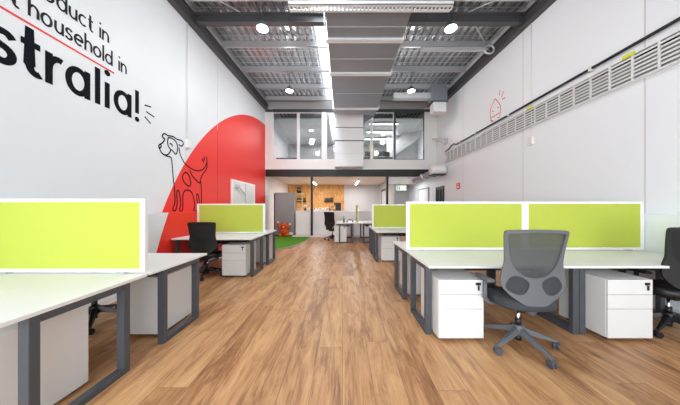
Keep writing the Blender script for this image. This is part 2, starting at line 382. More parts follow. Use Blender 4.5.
MB().box(-.58, .62, -.16, .36, 4.025-2.98, 4.065-2.98).build('flange', 'beam', dd); MB().box(-.575, .615, -.155, .36, 3.50-2.98, 3.51-2.98).build('seam', 'galv', dd)
# square duct at the right wall
bd = thing('boxed_duct', 'upright square silver duct at the roof beside the right wall', 'air duct', (3.43, 8.15, 4.7))
MB().box(-.27, .27, -.15, .25, .35, .95).build('duct_section', 'duct', bd); MB().box(-.20, .25, -.12, .22, 0, .33).build('outlet', 'galv_light', bd); MB().box(-.29, .29, -.17, .27, .33, .36).build('flange', 'beam', bd)
MB().box(-1.6, -.28, -.05, .15, .5, .7).build('branch', 'galv', bd)
br = MB(); br.box(3.55, XR-.01, 9.0, 9.06, 3.98, 4.04); bar(br, (3.6, 9.03, 4.0), (XR-.03, 9.03, 3.86), .03, .03); br.box(XR-.03, XR-.002, 8.93, 9.13, 3.8, 4.12)
tag(br.build('wall_bracket', 'galv'), 'grey steel bracket reaching out from the right wall near the mezzanine', 'wall bracket')

# ------------------------------------------------------------------ mezzanine
struct('trim_5', MB().box(XL, XR, DM, DM+.12, 2.66, 2.97), 'black')                      # black beam
struct('trim_6', MB().box(XL, XR, DM+.0, DM+.14, 2.97, 3.40), 'white')                   # white upstand
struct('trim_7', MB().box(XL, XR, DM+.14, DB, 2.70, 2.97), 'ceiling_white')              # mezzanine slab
struct('trim_8', MB().box(XL, XL+.32, DM, DM+.14, 3.40, zr(DM)+.1), 'white')             # white end panel left
struct('trim_9', MB().box(3.62, XR, DM, DM+.14, 3.40, zr(DM)+.1), 'white')
struct('trim_10', MB().box(XL, XR, DM-.02, DM+.16, zr(DM)-.06, zr(DM)+.06), 'beam')      # dark head beam
struct('trim_11', MB().box(XL, XR, DM+.02, DM+.12, zr(DM)+.06, 6.2), 'plaster_grey')
struct('trim_12', MB().box(-.9, -.72, DM, DM+.14, 3.40, zr(DM)), 'white')
zt = zr(DM)-.06
panes = [(-3.08, -1.99), (-1.93, -.9), (-.72, -.32), (.9, 1.26), (1.32, 2.27), (2.33, 3.62)]
for i, (a, b) in enumerate(panes):
    f = MB(); f.box(a, a+.03, DM+.04, DM+.10, 3.40, zt); f.box(b-.03, b, DM+.04, DM+.10, 3.40, zt); f.box(a, b, DM+.04, DM+.10, 3.40, 3.43); f.box(a, b, DM+.04, DM+.10, zt-.03, zt)
    w = struct('window_%d' % (i+3), f, 'galv_light' if i < 5 else 'beam'); MB().box(a+.03, b-.03, DM+.065, DM+.072, 3.43, zt-.03).build('glass_pane', 'glass', w)
for i, (x, mm) in enumerate(((-1.99, 'galv_light'), (1.26, 'galv_light'), (2.27, 'slate'))):
    struct('trim_%d' % (13+i), MB().box(x, x+.06, DM+.03, DM+.11, 3.40, zt), mm)
# upstairs rooms
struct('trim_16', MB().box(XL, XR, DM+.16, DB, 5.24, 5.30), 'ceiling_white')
struct('trim_17', MB().box(.35, .45, DM+.16, DB, 2.97, 5.24), 'white')
for i, y in enumerate((10.45, 11.6, 12.8)):
    t = thing('linear_pendant', ['nearest', 'middle', 'farthest'][i] + ' of three white linear lamps inside the right mezzanine room', 'linear lamp', (1.9, y, 5.12), 0, 'linear lamps upstairs')
    MB().box(-.66, .66, -.05, .05, .02, .07).build('housing', 'slate', t); MB().box(-.65, .65, -.045, .045, 0, .02).build('diffuser', 'tube', t)
    MB().cyl((-.5,0,.07),(-.5,0,.13),.006,6).build('suspension_wire', 'galv', t); MB().cyl((.5,0,.07),(.5,0,.13),.006,6).build('suspension_wire', 'galv', t)
for x, y, lab in ((-1.6, 11.6, 'round downlight nearer the glass in the left mezzanine room'), (-1.7, 13.2, 'round downlight farther back in the left mezzanine room'), (2.2, 12.2, 'round downlight in the right mezzanine room')):
    t = thing('downlight', lab, 'downlight', (x, y, 5.24)); MB().lathe([(.13,-.02),(.13,0)]).build('trim_ring', 'white', t); MB().lathe([(.1,-.03),(.1,-.021)]).build('lens', 'tube', t)
# dark furniture upstairs
t = thing('storage_unit', 'low dark cabinet behind the left mezzanine glass', 'cabinet', (-2.55, 10.6, 2.97)); MB().box(-.5,.5,-.2,.2,0,.60,.01).build('body','dark',t); MB().box(-.48,-.01,-.215,-.2,.05,.57).build('door','slate',t); MB().box(.01,.48,-.215,-.2,.05,.57).build('door','slate',t)
t = thing('meeting_table', 'dark meeting table behind the right mezzanine glass', 'table', (1.75, 11.3, 2.97))
MB().box(-.75,.75,-.4,.4,.71,.74,.006).build('table_top','dark',t)
for x in (-.65,.65):
    for y in (-.33,.33): MB().box(x-.025,x+.025,y-.025,y+.025,0,.71).build('leg','black',t)
for i, x in enumerate((1.3, 1.75, 2.15)):
    t = thing('desk_monitor', 'black monitor on the meeting table upstairs, %s of three' % ['leftmost','middle','rightmost'][i], 'monitor', (x, 11.2, 3.71), [.1,-.1,.35][i], 'monitors upstairs')
    MB().box(-.1,.1,-.07,.07,0,.012).build('foot','dark',t); MB().box(-.015,.015,-.012,.012,.012,.14).build('stand','dark',t); MB().box(-.2,.2,-.015,.015,.1,.34,.004).build('screen','dark',t)
t = thing('hanging_banner', 'narrow yellow-green banner hanging behind the mezzanine glass', 'banner', (1.52, 11.95, 3.95)); MB().box(-.1,.1,-.006,.006,.0,.62).build('cloth','yellow',t); MB().cyl((-.12,0,.63),(.12,0,.63),.012,8).build('rail','galv',t); MB().cyl((0,0,.63),(0,0,1.29),.004,6).build('cord','galv',t)
m = MB(); m.prism([(2.5, 3.9), (4.14, 5.0), (4.14, 5.23), (3.2, 5.23), (2.4, 4.1)], 'y', 12.0, 12.5); struct('trim_18', m, 'ceiling_white')
struct('trim_19', MB().box(2.45, XR, 12.5, 12.6, 2.97, 5.24), 'plaster_grey')

# ------------------------------------------------------------------ below the mezzanine
struct('trim_20', MB().box(-2.18, 1.9, DM-.18, DM+.08, 0, .06), 'counter')     # hob under columns
for x, lab in ((-1.345, 'slim black steel column in front of the white counter'), (1.96, 'slim black steel column right of the white counter, before the grey back wall')):
    m = MB(); m.box(x-.045, x+.045, DM-.1, DM, .06 if x < 0 else 0, 2.66); tag(m.build('steel_column', 'black'), lab, 'column')
struct('wall_partition', MB().box(XL, -2.98, DM+.55, DM+.6, 0, 2.70), 'plaster_grey') if False else None
cn = thing('reception_counter', 'long white counter under the mezzanine with letters along its top', 'counter', (0, 10.4, 0))
MB().box(-2.07, 1.85, -.26, .25, .06, 1.09, .004).build('body', 'counter', cn); MB().box(-2.09, 1.87, -.28, .27, 1.09, 1.14, .004).build('counter_top', 'frame_white', cn); MB().box(-2.05, 1.83, -.2, .23, 0, .06).build('plinth', 'counter', cn)
MB().box(-2.09, -2.07, -.27, .26, 0, 1.09).build('end_panel', 'frame_white', cn)
# plywood feature wall
struct('trim_21', MB().box(XL+.01, .10, DB-.03, DB, 0, 2.69), 'ply')
struct('trim_22', MB().box(2.32, 2.42, DM+.14, DB, 0, 2.70), 'plaster_grey')
f = MB(); f.box(2.29, 2.32, 11.9, 12.0, 0, 2.3); f.box(2.29, 2.32, 13.3, 13.4, 0, 2.3); f.box(2.29, 2.32, 11.9, 13.4, 2.2, 2.3); w = struct('door_2', f, 'black'); MB().box(2.30, 2.315, 12.0, 13.3, 0, 2.2).build('door_leaf', 'plaster_grey', w)
struct('trim_23', MB().box(2.05, 3.2, DM+.13, DM+.55, 2.34, 2.70), 'white')
# grey locker with open timber shelf side
lk = thing('tall_cabinet', 'tall grey storage cabinet with open timber-edged shelves on its right side', 'cabinet', (-2.60, 10.42, .0))
MB().box(-.44, .42, -.2, .2, .05, 1.96, .006).build('body', 'grey_locker', lk); MB().box(-.42, .40, -.18, .18, 0, .05).build('plinth', 'dark', lk); MB().box(-.485, -.44, -.22, .2, 0, 1.93).build('side_panel', 'dark', lk)
MB().box(.42, .70, .35, .7, 1.93, 1.97).build('shelf_board', 'timber', lk)
for z in (.3, .75, 1.2, 1.6): MB().box(.42, .66, .37, .68, z, z+.025).build('shelf_board', 'timber', lk)
MB().box(.66, .70, .35, .4, 0, 1.93).build('upright', 'timber', lk)
pt = thing('potted_plant', 'dark potted plant on top of the tall grey cabinet', 'plant', (-2.1+.04, 10.75, 1.97))
MB().lathe([(.07,0),(.11,.02),(.12,.12),(.1,.13)]).build('pot', 'dark', pt)
m = MB()
for k in range(26):
    a = k*2.4; e = .3+.9*((k*7) % 10)/10; v = Vector((math.cos(a)*math.cos(e), math.sin(a)*math.cos(e), math.sin(e)))
    m.ball(Vector((0,0,.17))+v*.08, .05, (1,.5,.3), v.to_track_quat('X','Z').to_matrix().to_4x4())
m.build('foliage', 'dark', pt)
# wall pockets with plants on the plywood
for x, lab in ((-2.55, 'small black wall planter with dark leaves at the left of the plywood wall'), (-.85, 'small black wall planter with dark leaves at the right of the plywood wall')):
    t = thing('wall_planter', lab, 'wall planter', (x, DB-.09, 1.62)); MB().box(-.3,.3,-.05,.05,0,.05,.004).build('shelf','dark',t); m = MB()
    for k in range(7):
        px = -.24+k*.08; MB
        m.lathe([(.02,.05),(.032,.06),(.035,.13),(.03,.135)], (px,0,0), 10)
        for q in range(4):
            a = q*1.6+k; m.tube([(px,0,.13),(px+.03*math.cos(a),.02*math.sin(a)-.01,.2+.02*q),(px+.06*math.cos(a),.04*math.sin(a)-.01,.24+.02*((q+k) % 3))],[.008,.012,.002],6)
    m.build('plants','leaf',t)
for x0, x1, z, lab in ((-1.85,-1.15,2.05,'thin brown line of lettering on the plywood wall beside the black column'), (-.75,-.15,2.13,'thin brown line of lettering at the top right of the plywood wall')):
    m = MB(); n = 9; st = (x1-x0)/n
    for k in range(n):
        a = x0+k*st; h = .05 if k % 3 else .07
        m.box(a, a+st*.16, DB-.035, DB-.03, z, z+h); m.box(a+st*.16, a+st*.6, DB-.035, DB-.03, z+(0 if k % 2 else h-.015), z+(.015 if k % 2 else h))
    tag(m.build('wall_lettering', 'timber' if False else mat('brown_vinyl',(120,78,40),.6,noise=.05)), lab, 'lettering')
# white standing letters on the counter
def text_obj(name, body, size, depth, m, parent=None, loc=(0,0,0), rot=(0,0,0), align='LEFT', offset=0):
    cu = bpy.data.curves.new(name, 'FONT'); cu.body = body; cu.size = size; cu.extrude = depth; cu.align_x = align; cu.offset = offset
    o = bpy.data.objects.new(name, cu); C.objects.link(o); dg = bpy.context.evaluated_depsgraph_get(); me = bpy.data.meshes.new_from_object(o.evaluated_get(dg))
    bpy.data.objects.remove(o); o = bpy.data.objects.new(name, me); C.objects.link(o); o.location = loc; o.rotation_euler = rot; me.materials.clear(); me.materials.append(M[m])
    if parent: o.parent = parent
    return o
for k, ch in enumerate('MAKING'):
    lx = [-1.64, -1.27, -1.14, -1.0, -.93, -.78][k]
    o = text_obj('standing_letter', ch, .21, .02, 'frame_white', None, (lx, 10.3, 1.142), (PI/2,0,0), offset=.008)
    tag(o, 'white letter %s standing on the reception counter, %s' % (ch, ['left of the black column','first right of the column','second right of the column','thin third one right of the column','fourth right of the column','last of the word'][k]), 'letter', 'white letters on the counter')
# coffee machine on the counter
t = thing('coffee_machine', 'black coffee machine standing on the white counter', 'coffee machine', (-.33, 10.5, 1.14))
MB().box(-.12,.26,-.14,.16,0,.05,.008).build('base','dark',t); MB().box(.0,.26,-.02,.16,.05,.30,.015).build('body','dark',t); MB().box(-.06,.26,-.15,.16,.26,.37,.02).build('brew_head','dark',t); m = MB(); m.tube([(-.05,-.08,.27),(-.05,-.08,.2),(-.22,-.12,.17)],.015,8); m.build('handle','dark',t)
t = thing('fruit_bowl', 'low dark bowl on the white counter beside the coffee machine', 'bowl', (-.68, 10.6, 1.14)); MB().lathe([(.06,0),(.13,.05),(.15,.09),(.14,.09),(.05,.02)]).build('bowl','dark',t)
t = thing('flower_jar', 'small jar with white blossoms on the counter left of the black column', 'vase', (-1.75, 10.62, 1.14)); MB().lathe([(.04,0),(.05,.05),(.035,.12),(.04,.13)]).build('jar','dark',t)
m = MB()
for k in range(9): a = k*2.4; m.ball((.07*math.cos(a), .05*math.sin(a), .2+.02*(k % 4)), .03)
m.build('blossom','white',t)
# linear lights under the mezzanine
for x, y0, y1, lab in ((-1.55, 11.6, 13.3, 'white linear ceiling lamp under the mezzanine beside the left black column'), (.78, 11.3, 13.3, 'white linear ceiling lamp under the mezzanine right of the plywood')):
    t = thing('linear_ceiling_lamp', lab, 'linear lamp', (x, (y0+y1)/2, 2.60), 0, 'linear lamps under the mezzanine'); l_ = (y1-y0)/2
    MB().box(-.05,.05,-l_,l_,.02,.08).build('housing','white',t); MB().box(-.045,.045,-l_+.01,l_-.01,0,.02).build('diffuser','tube',t)
    for yy in (-l_*.8, l_*.8): MB().cyl((0,yy,.08),(0,yy,.10),.01,6).build('bracket','galv',t)
# exit sign
t = thing('exit_sign', 'green and white running-man exit sign hanging under the mezzanine', 'exit sign', (2.85, 11.0, 2.12))
MB().box(-.24,.24,-.03,.03,0,.22,.006).build('sign_body','sign_white',t); m = MB()
m.box(-.2,-.06,-.034,-.03,.03,.19); m.box(-.03,.2,-.034,-.03,.095,.12)
m.prism([(.2,.17),(.2,.05),(.225,.11)],'y',-.034,-.03)
m.build('arrow_and_door','sign_green',t); m = MB()
m.ball((-.115,-.036,.165),.012,(1,.3,1)); bar(m,(-.12,-.036,.15),(-.135,-.036,.10),.004,.02); bar(m,(-.135,-.036,.10),(-.115,-.036,.07),.004,.014); bar(m,(-.115,-.036,.07),(-.125,-.036,.04),.004,.012); bar(m,(-.135,-.036,.10),(-.165,-.036,.06),.004,.014); bar(m,(-.12,-.036,.145),(-.09,-.036,.12),.004,.01); bar(m,(-.125,-.036,.145),(-.155,-.036,.125),.004,.01)
m.build('running_figure','sign_white',t); MB().cyl((-.15,0,.22),(-.15,0,.58),.006,6).build('suspension_rod','galv',t); MB().cyl((.15,0,.22),(.15,0,.58),.006,6).build('suspension_rod','galv',t)
# doors on the right wall near the back
def side_door(nm, x, s, y0, y1, h, fm, lm, glass=False):
    f = MB(); xo = x-s*.001; xi = x+s*.05
    a, b = min(xo, xi), max(xo, xi)
    f.box(a,b,y0-.06,y0,0,h+.06); f.box(a,b,y1,y1+.06,0,h+.06); f.box(a,b,y0,y1,h,h+.06); w = struct(nm, f, fm)
    a, b = sorted((x+s*.005, x+s*.03))
    if glass:
        MB().box(a,b,y0,y0+.08,0,h).build('stile', fm, w); MB().box(a,b,y1-.08,y1,0,h).build('stile', fm, w); MB().box(a,b,(y0+y1)/2-.04,(y0+y1)/2+.04,0,h).build('stile', fm, w); MB().box(a,b,y0+.08,y1-.08,h-.08,h).build('rail', fm, w); MB().box(a,b,y0+.08,y1-.08,0,.12).build('rail', fm, w)
        MB().box(*sorted((x+s*.012,x+s*.018)),y0+.08,y1-.08,.1,h-.08).build('glass_pane', 'dark_glass', w)
    else:
        lf = MB().box(a,b,y0,y1,.01,h).build('door_leaf', lm, w)
    m = MB(); m.cyl((x+s*.03,y0+.12,1.02),(x+s*.08,y0+.12,1.02),.012,8); m.cyl((x+s*.075,y0+.11,1.02),(x+s*.075,y0+.25,1.02),.01,8); m.build('door_handle','chrome',w)
    return w
M['dark_glass'] = mat('dark_glass', (44,50,54), .08, noise=.05, spec=.8)
side_door('door_3', XR, -1, 9.3, 9.92, 2.12, 'dark', 'dark', True)
side_door('door_4', XR, -1, 10.9, 12.3, 2.2, 'grey_locker', 'cabinet')
w = side_door('door_1', XL, 1, 6.95, 8.62, 2.10, 'frame_white', 'cabinet')
m = MB(); m.box(XL+.03, XL+.04, 7.86, 7.875, .01, 2.1); m.build('meeting_stile', 'plaster_grey', w)
MB().box(XL+.03, XL+.045, 7.1, 7.45, 1.45, 1.95).build('vision_panel', 'dark_glass', w) if False else None
m = MB(); m.tube([(XL+.04,7.15,1.98),(XL+.09,7.25,1.95),(XL+.09,7.75,1.72)],.018,8); m.box(XL+.03,XL+.10,7.1,7.32,1.93,2.02); m.build('door_closer','galv',w)

# AC / duct fan at the right wall
t = thing('duct_fan', 'rounded white fan unit on the right wall beside the mezzanine edge', 'fan unit', (3.78, 9.0, 2.56))
Rx = Matrix.Rotation(PI/2, 4, 'Y')
MB().lathe([(.12,-.3),(.19,-.29),(.21,-.22),(.21,.2),(.19,.27),(.1,.29)], (0,0,.22), 24, Rx).build('casing','white',t)
MB().box(-.28,.26,-.2,.2,-.0,.05,.02).build('cradle','dark',t); MB().box(.26,.36,-.05,.05,.1,.3).build('mounting_arm','galv',t)
t = thing('sloping_duct', 'silver sloping duct rising from the white bulkhead to the right wall fan', 'air duct', (3.35, 9.66, 2.42))
m = MB(); bar(m, (-.2,.3,0), (.42,-.25,.34), .34, .16); m.build('duct_section','duct',t); m = MB(); bar(m, (.09,.04,.16), (.13,.0,.18), .38, .20); m.build('flange','galv_light',t)

# ------------------------------------------------------------------ turf and plush
pts = [(-3.14,6.6),(-2.75,6.62),(-2.35,6.75),(-2.02,6.98),(-1.75,7.35),(-1.56,7.85),(-1.45,8.5),(-1.41,9.2),(-1.41,9.81),(-2.19,9.81),(-2.19,10.1),(-3.3,10.12),(-3.38,9.9),(-3.14,9.85)]
tag(MB().prism(pts, 'z', 0, .022).build('turf_mat', 'turf'), 'curved patch of bright green artificial turf below the red wall', 'turf')
m = MB(); cp = [Vector((x,y,.012)) for x, y in pts[:9]]
for a, b in zip(cp, cp[1:]): 
    dn = (b-a).normalized(); off = Vector((dn.y,-dn.x,0))*.03; bar(m, a+off, b+off, .05, .024)
tag(m.build('turf_edging', 'turf_edge'), 'grey curved edging strip around the artificial turf', 'edging')
p = thing('plush_toy', 'orange plush animal toy with raised arms sitting on the turf against the grey cabinet', 'plush toy', (-2.56, 9.98, .022), -.1)
m = MB(); m.ball((0,0,.2),.2,(.9,.7,1.0)); m.ball((0,-.02,.44),.145,(1.0,.8,.85)); m.ball((-.16,-.1,.06),.09,(1,1.2,.7)); m.ball((.16,-.1,.06),.09,(1,1.2,.7)); m.ball((-.1,0,.56),.05,(1,.6,1)); m.ball((.1,0,.56),.05,(1,.6,1))
m.tube([(-.12,0,.32),(-.22,-.02,.40),(-.27,-.02,.52),(-.28,-.02,.58)],[.065,.055,.05,.045],10); m.tube([(.12,0,.32),(.2,-.02,.38),(.25,-.02,.44),(.26,-.02,.5)],[.065,.055,.05,.04],10); m.build('body','orange',p)
MB().ball((-.28,-.02,.61),.05).build('paw','cream',p); MB().ball((.26,-.02,.53),.045).build('paw','cream',p); MB().ball((.3,-.02,.12),.1,(1,.7,.7)).build('tail','cream',p)
m = MB(); m.ball((-.05,-.105,.47),.03); m.ball((.05,-.105,.47),.03); m.build('eyes','dark',p); MB().ball((0,-.12,.42),.045,(1,.6,.6)).build('muzzle','cream',p)

# ------------------------------------------------------------------ wall graphics
def lw(px, py, off=.003):   # a point of the left wall
    s = (VX-px)/-XL; return (XL+off, F/s, H+(VY-py)/s)
def rw(px, py, off=.003):
    s = (px-VX)/XR; return (XR-off, F/s, H+(VY-py)/s)
def ribbon(mb, P, w, nrm, closed=False):
    """flat vinyl stroke of width w along 3D points lying on a wall with normal nrm"""
    P = [Vector(p) for p in P]; n = len(P); nrm = Vector(nrm); A = []; B = []
    for i, p in enumerate(P):
        a = P[i-1] if (i or closed) else p; b = P[(i+1) % n] if (i < n-1 or closed) else p
        t = (b-a).normalized(); sd = nrm.cross(t)
        k = 1
        if a is not p and b is not p:
            c = (p-a).normalized().dot((b-p).normalized()); k = min(1.6, 1/max(.3, math.sqrt(max(.01,(1+c)/2))))
        A.append(mb.bm.verts.new(p+sd*w/2*k)); B.append(mb.bm.verts.new(p-sd*w/2*k))
    A2 = [mb.bm.verts.new(v.co-nrm*.0025) for v in A]; B2 = [mb.bm.verts.new(v.co-nrm*.0025) for v in B]
    for i in range(n if closed else n-1):
        j = (i+1) % n
        mb.bm.faces.new((A[i],A[j],B[j],B[i])); mb.bm.faces.new((A2[i],A2[j],A[j],A[i])); mb.bm.faces.new((B[i],B[j],B2[j],B2[i]))
def smooth(P, it=2):
    P = [tuple(p) for p in P]
    for _ in range(it):
        Q = [P[0]]
        for a, b in zip(P, P[1:]): Q += [tuple(.75*u+.25*v for u, v in zip(a,b)), tuple(.25*u+.75*v for u, v in zip(a,b))]
        P = Q+[P[-1]]
    return P
def arc(cx, cy, rx, ry, a0, a1, n=20): return [(cx+rx*math.cos(math.radians(a0+(a1-a0)*k/n)), cy+ry*math.sin(math.radians(a0+(a1-a0)*k/n))) for k in range(n+1)]
AS = 1.52
G = {  # stroke glyphs: advance, strokes (x-height is 1)
 'o': (1.0, [arc(.46,.5,.46,.5,0,360,28)]),
 'a': (.98, [arc(.46,.5,.46,.5,0,360,28), [(.92,0),(.92,1)]]),
 'd': (.98, [arc(.46,.5,.46,.5,0,360,28), [(.92,0),(.92,AS)]]),
 'p': (.98, [arc(.46,.5,.46,.5,0,360,28), [(0,-.5),(0,1)]]),
 'l': (.05, [[(0,0),(0,AS)]]), 'i': (.05, [[(0,0),(0,1)], 'dot', (0,1.38)]),
 'h': (.78, [[(0,0),(0,AS)], arc(.38,.58,.38,.42,180,0)+[(.76,0)]]),
 'n': (.78, [[(0,0),(0,1)], arc(.38,.58,.38,.42,180,0)+[(.76,0)]]),
 'u': (.78, [[(.76,0),(.76,1)], [(0,1)]+arc(.38,.42,.38,.42,180,360)]),
 'r': (.48, [[(0,0),(0,1)], arc(.38,.52,.38,.46,180,70,10)]),
 'c': (.8, [arc(.46,.5,.46,.5,50,310)]),
 'e': (.95, [[(.02,.52),(.92,.52)]+arc(.46,.5,.46,.5,5,310)]),
 't': (.55, [[(.22,1.42),(.22,.28)]+arc(.45,.28,.23,.28,180,300,10), [(-.05,.95),(.55,.95)]]),
 's': (.7, [smooth([(.66,.84),(.5,1.0),(.2,1.0),(.04,.82),(.1,.58),(.56,.46),(.68,.22),(.5,0),(.18,0),(0,.18)])]),
 '!': (.05, [[(0,.36),(0,1.5)], 'dot', (0,.06)]),
}
def word(mb, text, y0, y1, z, xh, sw, cell=None):
    """lettering from y0 to y1 along the left wall, baseline z"""
    gap = .32; tot = 0
    for ch in text: tot += (.5 if ch == ' ' else G[ch][0]+gap)
    tot -= gap; k = (y1-y0)/tot; x = 0
    for ch in text:
        if ch == ' ': x += .5; continue
        glyph(mb, ch, y0+x*k, k, z, xh, sw); x += G[ch][0]+gap
def glyph(mb, ch, y, kx, z, xh, sw):
    adv, st = G[ch]; i = 0
    ins = sw/2/xh
    while i < len(st):
        s = st[i]
        if s == 'dot':
            px, pz = st[i+1]; c = (y+px*kx, z+pz*xh); r = sw*.62
            P = [(XL+.003, c[0]+r*math.cos(2*PI*q/14), c[1]+r*math.sin(2*PI*q/14)) for q in range(14)]
            mb.bm.faces.new([mb.bm.verts.new(p) for p in P]); i += 2; continue
        P = []
        for px, pz in s:
            # keep stroke outlines inside the x-height box
            if len(s) > 4: pz = ins + pz*(1-2*ins) if 0 <= pz <= 1 else pz
            P.append((XL+.003+.0012*i, y+px*kx, z+pz*xh))
        cl = (Vector(P[0])-Vector(P[-1])).length < 1e-4
        if cl: P = P[:-1]
        ribbon(mb, P, sw, (1,0,0), cl); i += 1
big = MB()
for ch, y, wd, k in (('u',1.93,.22,.29),('s',2.19,.14,.22),('t',2.405,.16,.26),('r',2.625,.12,.24),('a',2.812,.2,.225),('l',3.146,.05,.3),('i',3.275,.05,.3),('a',3.40,.2,.235),('!',3.75,.05,.3)):
    glyph(big, ch, y, k, 2.74, .365 if ch not in 'l!' else .33, .068)
tag(big.build('wall_lettering', 'ink'), 'large black word ending in stralia! painted on the left wall', 'lettering')
m = MB(); word(m, 'household', 2.46, 3.345, 3.385, .148, .023); word(m, 'in', 3.45, 3.56, 3.385, .148, .023); word(m, 't', 2.32, 2.38, 3.385, .148, .023)
tag(m.build('wall_lettering', 'inkgrey'), 'thin dark lettering reading household in, above the red line on the left wall', 'lettering')
m = MB(); word(m, 'product', 2.38, 3.085, 3.68, .148, .023); word(m, 'in', 3.18, 3.29, 3.68, .148, .023)
tag(m.build('wall_lettering', 'inkgrey'), 'topmost thin lettering reading product in, cut by the top edge of the photo', 'lettering')
m = MB(); ribbon(m, [(XL+.003, 1.6, 3.30), (XL+.003, 3.375, 3.30)], .024, (1,0,0))
tag(m.build('wall_underline', 'red'), 'thin red underline between the two sizes of lettering on the left wall', 'wall graphic')
m = MB()
for a, b in (((144.5,105),(151,107)), ((146,111.5),(154,117)), ((144.5,116.5),(150.5,123.5))): ribbon(m, [lw(*a), lw(*b)], .022, (1,0,0))
tag(m.build('wall_emphasis_marks', 'ink'), 'three short black strokes after the exclamation mark on the left wall', 'wall graphic')
def dp(x, y): return (135+x/4.5, 125+y/4.5)
dog = [
 [(160,112),(158,120),(150,132),(138,136),(124,130),(116,120),(112,110),(106,100),(107,91),(116,85),(124,80),(131,70),(134,60),(124,58),(122,48),(128,39),(138,40),(146,48),(160,49),(175,53),(187,64),(200,67),(213,72),(218,84),(212,95),(202,94),(196,86)],
 [(112,86),(118,92),(116,102),(108,100)],
 [(126,132),(145,141),(158,143),(164,150),(167,180),(170,220),(174,260),(178,290),(180,330),(178,360),(170,374),(170,386),(182,386),(188,370),(190,340),(187,310),(190,294),(197,294),(203,325),(206,360),(200,376),(202,390),(213,388),(215,360),(214,320),(220,299),(234,291),(252,298),(262,318),(268,348),(269,370),(262,382),(270,390),(281,384),(281,350),(276,318),(280,308),(286,316),(290,350),(294,385)],
 [(298,385),(299,330),(299,290),(297,262),(294,255)],
 [(150,56),(145,75),(149,95),(158,108),(170,116),(178,128),(184,132),(189,122),(192,105),(189,85),(181,70),(166,59),(150,56)],
 [(155,86),(161,83),(168,90),(166,98)],
 [(198,100),(200,125),(210,150),(225,175),(245,192),(265,203),(285,207),(305,201),(318,186),(324,165),(321,142)],
 [(324,165),(324,190),(318,206),(305,220),(297,235),(294,262),(284,258),(272,245),(260,232),(250,216),(247,204)],
 [(311,142),(313,152),(308,160)],[(302,148),(304,160),(310,168)],
 [(228,212),(216,222),(213,240),(222,260),(236,272),(246,277),(252,265),(248,242),(240,222),(228,212)]]
m = MB()
for s in dog: ribbon(m, [lw(*dp(*p)) for p in smooth(s, 1)], .026, (1,0,0))
tag(m.build('dog_line_drawing', 'ink'), 'black continuous-line drawing of a dog with raised tail on the left wall', 'wall graphic')
def hp(x, y): return (470+x/8.1, 80+y/8.1)
m = MB()
for s in ([(205,150),(185,190),(168,230),(163,280),(170,320),(180,342)], [(205,150),(230,180),(248,205),(250,250),(240,290)], [(175,305),(210,285),(240,265)], [(178,250),(192,256)], [(222,222),(236,222)], [(168,325),(192,335)], [(222,305),(242,303)], [(245,80),(238,125)], [(275,88),(255,140)], [(285,140),(260,160)]):
    ribbon(m, [rw(*hp(*p)) for p in (smooth(s,1) if len(s) > 3 else s)], .020, (-1,0,0))
tag(m.build('house_line_drawing', 'red'), 'small red line drawing with strokes above it, high on the right wall', 'wall graphic')

# panel joints (thin recess lines) on both walls
k = 24
def joint(px, side, z0=1.22, z1=None):
    X = XL if side < 0 else XR; s = abs(px-VX)/abs(X); y = F/s
    m = MB(); a, b = (X, X+.0015) if side < 0 else (X-.0015, X); m.box(a, b, y-.008, y+.008, z0, zr(y)); struct('trim_%d' % k, m, 'jointm')
M['jointm'] = mat('joint_sealant', (208,207,206), .6, noise=.02)
M['joint_red'] = mat('joint_sealant_red', (200,40,36), .6, noise=.02)
joint(186,-1,2.32); k += 1
for px, sd in ((523,1),(463,1),(645,1)): joint(px, sd); k += 1
y = F/((VX-217.5)/-XL); struct('trim_%d' % k, MB().box(XL, XL+.0015, y-.008, y+.008, 3.4, zr(y)), 'jointm'); k += 1
struct('trim_%d' % k, MB().box(XL, XL+.0015, y-.008, y+.008, 1.22, 3.4), 'joint_red'); k += 1
# conduits with sensor boxes
for X, s, px, py, lab in ((XL, 1, 187, 144, 'thin white conduit ending in a small box beside the dog drawing'), (XR, -1, 532, 141, 'thin white conduit ending in a small box on the right wall')):
    sc = abs(px-VX)/abs(X); y = F/sc; z = H+(VY-py)/sc
    t = thing('wall_conduit', lab, 'conduit', (X, y, z)); MB().cyl((s*.012,0,.09),(s*.012,0,zr(y)-z),.01,8).build('pipe','white',t); MB().box(*sorted((0,s*.06)),-.06,.06,-.09,.09,.008).build('sensor_box','white',t)
# cable and basket on the right wall
cb = thing('cable_conduit', 'black cable run along the right wall above the white cable basket', 'cable', (XR-.008, 2.6, 3.6))
m = MB(); m.tube([(-.03,-3,.03),(-.03,5.6,-.03),(-.03,5.75,.04),(-.03,5.95,.04),(-.03,6.1,-.03),(-.03,6.45,-.07)],.022,8); m.build('cable','dark',cb)
for y in (-.4, 1.15, 3.0, 4.4, 5.3): MB().box(-.06,-.0,y-.02,y+.02,-.045,.04).build('clip','white',cb)
bk = thing('cable_basket', 'long grey slatted cable basket fixed sideways along the right wall', 'cable basket', (XR, 2.6, 3.09))
BY0, BY1 = -3.2, 6.45
MB().box(-.075,-.0,BY0,BY1,.355,.375).build('top_rail','galv_light',bk); MB().box(-.075,-.0,BY0,BY1,-.01,.01).build('bottom_rail','galv_light',bk)
m = MB()
for i in range(6): z = .045+i*.053; m.box(-.073,-.066,BY0,BY1,z,z+.024)
m.build('slats','galv_light',bk)
y = BY0
while y < BY1: MB().box(-.077,-.058,y,y+.022,.0,.365).build('rung','galv_light',bk); y += .27
MB().box(-.01,-.002,BY0,BY1,.0,.365).build('gap_backing','grey_locker',bk)  # grey sheet added behind the slats to darken the gaps
MB().tube([(-.04,BY0,.32),(-.045,0,.31),(-.04,3,.325),(-.04,BY1,.32)],.018,8).build('cable','dark',bk)
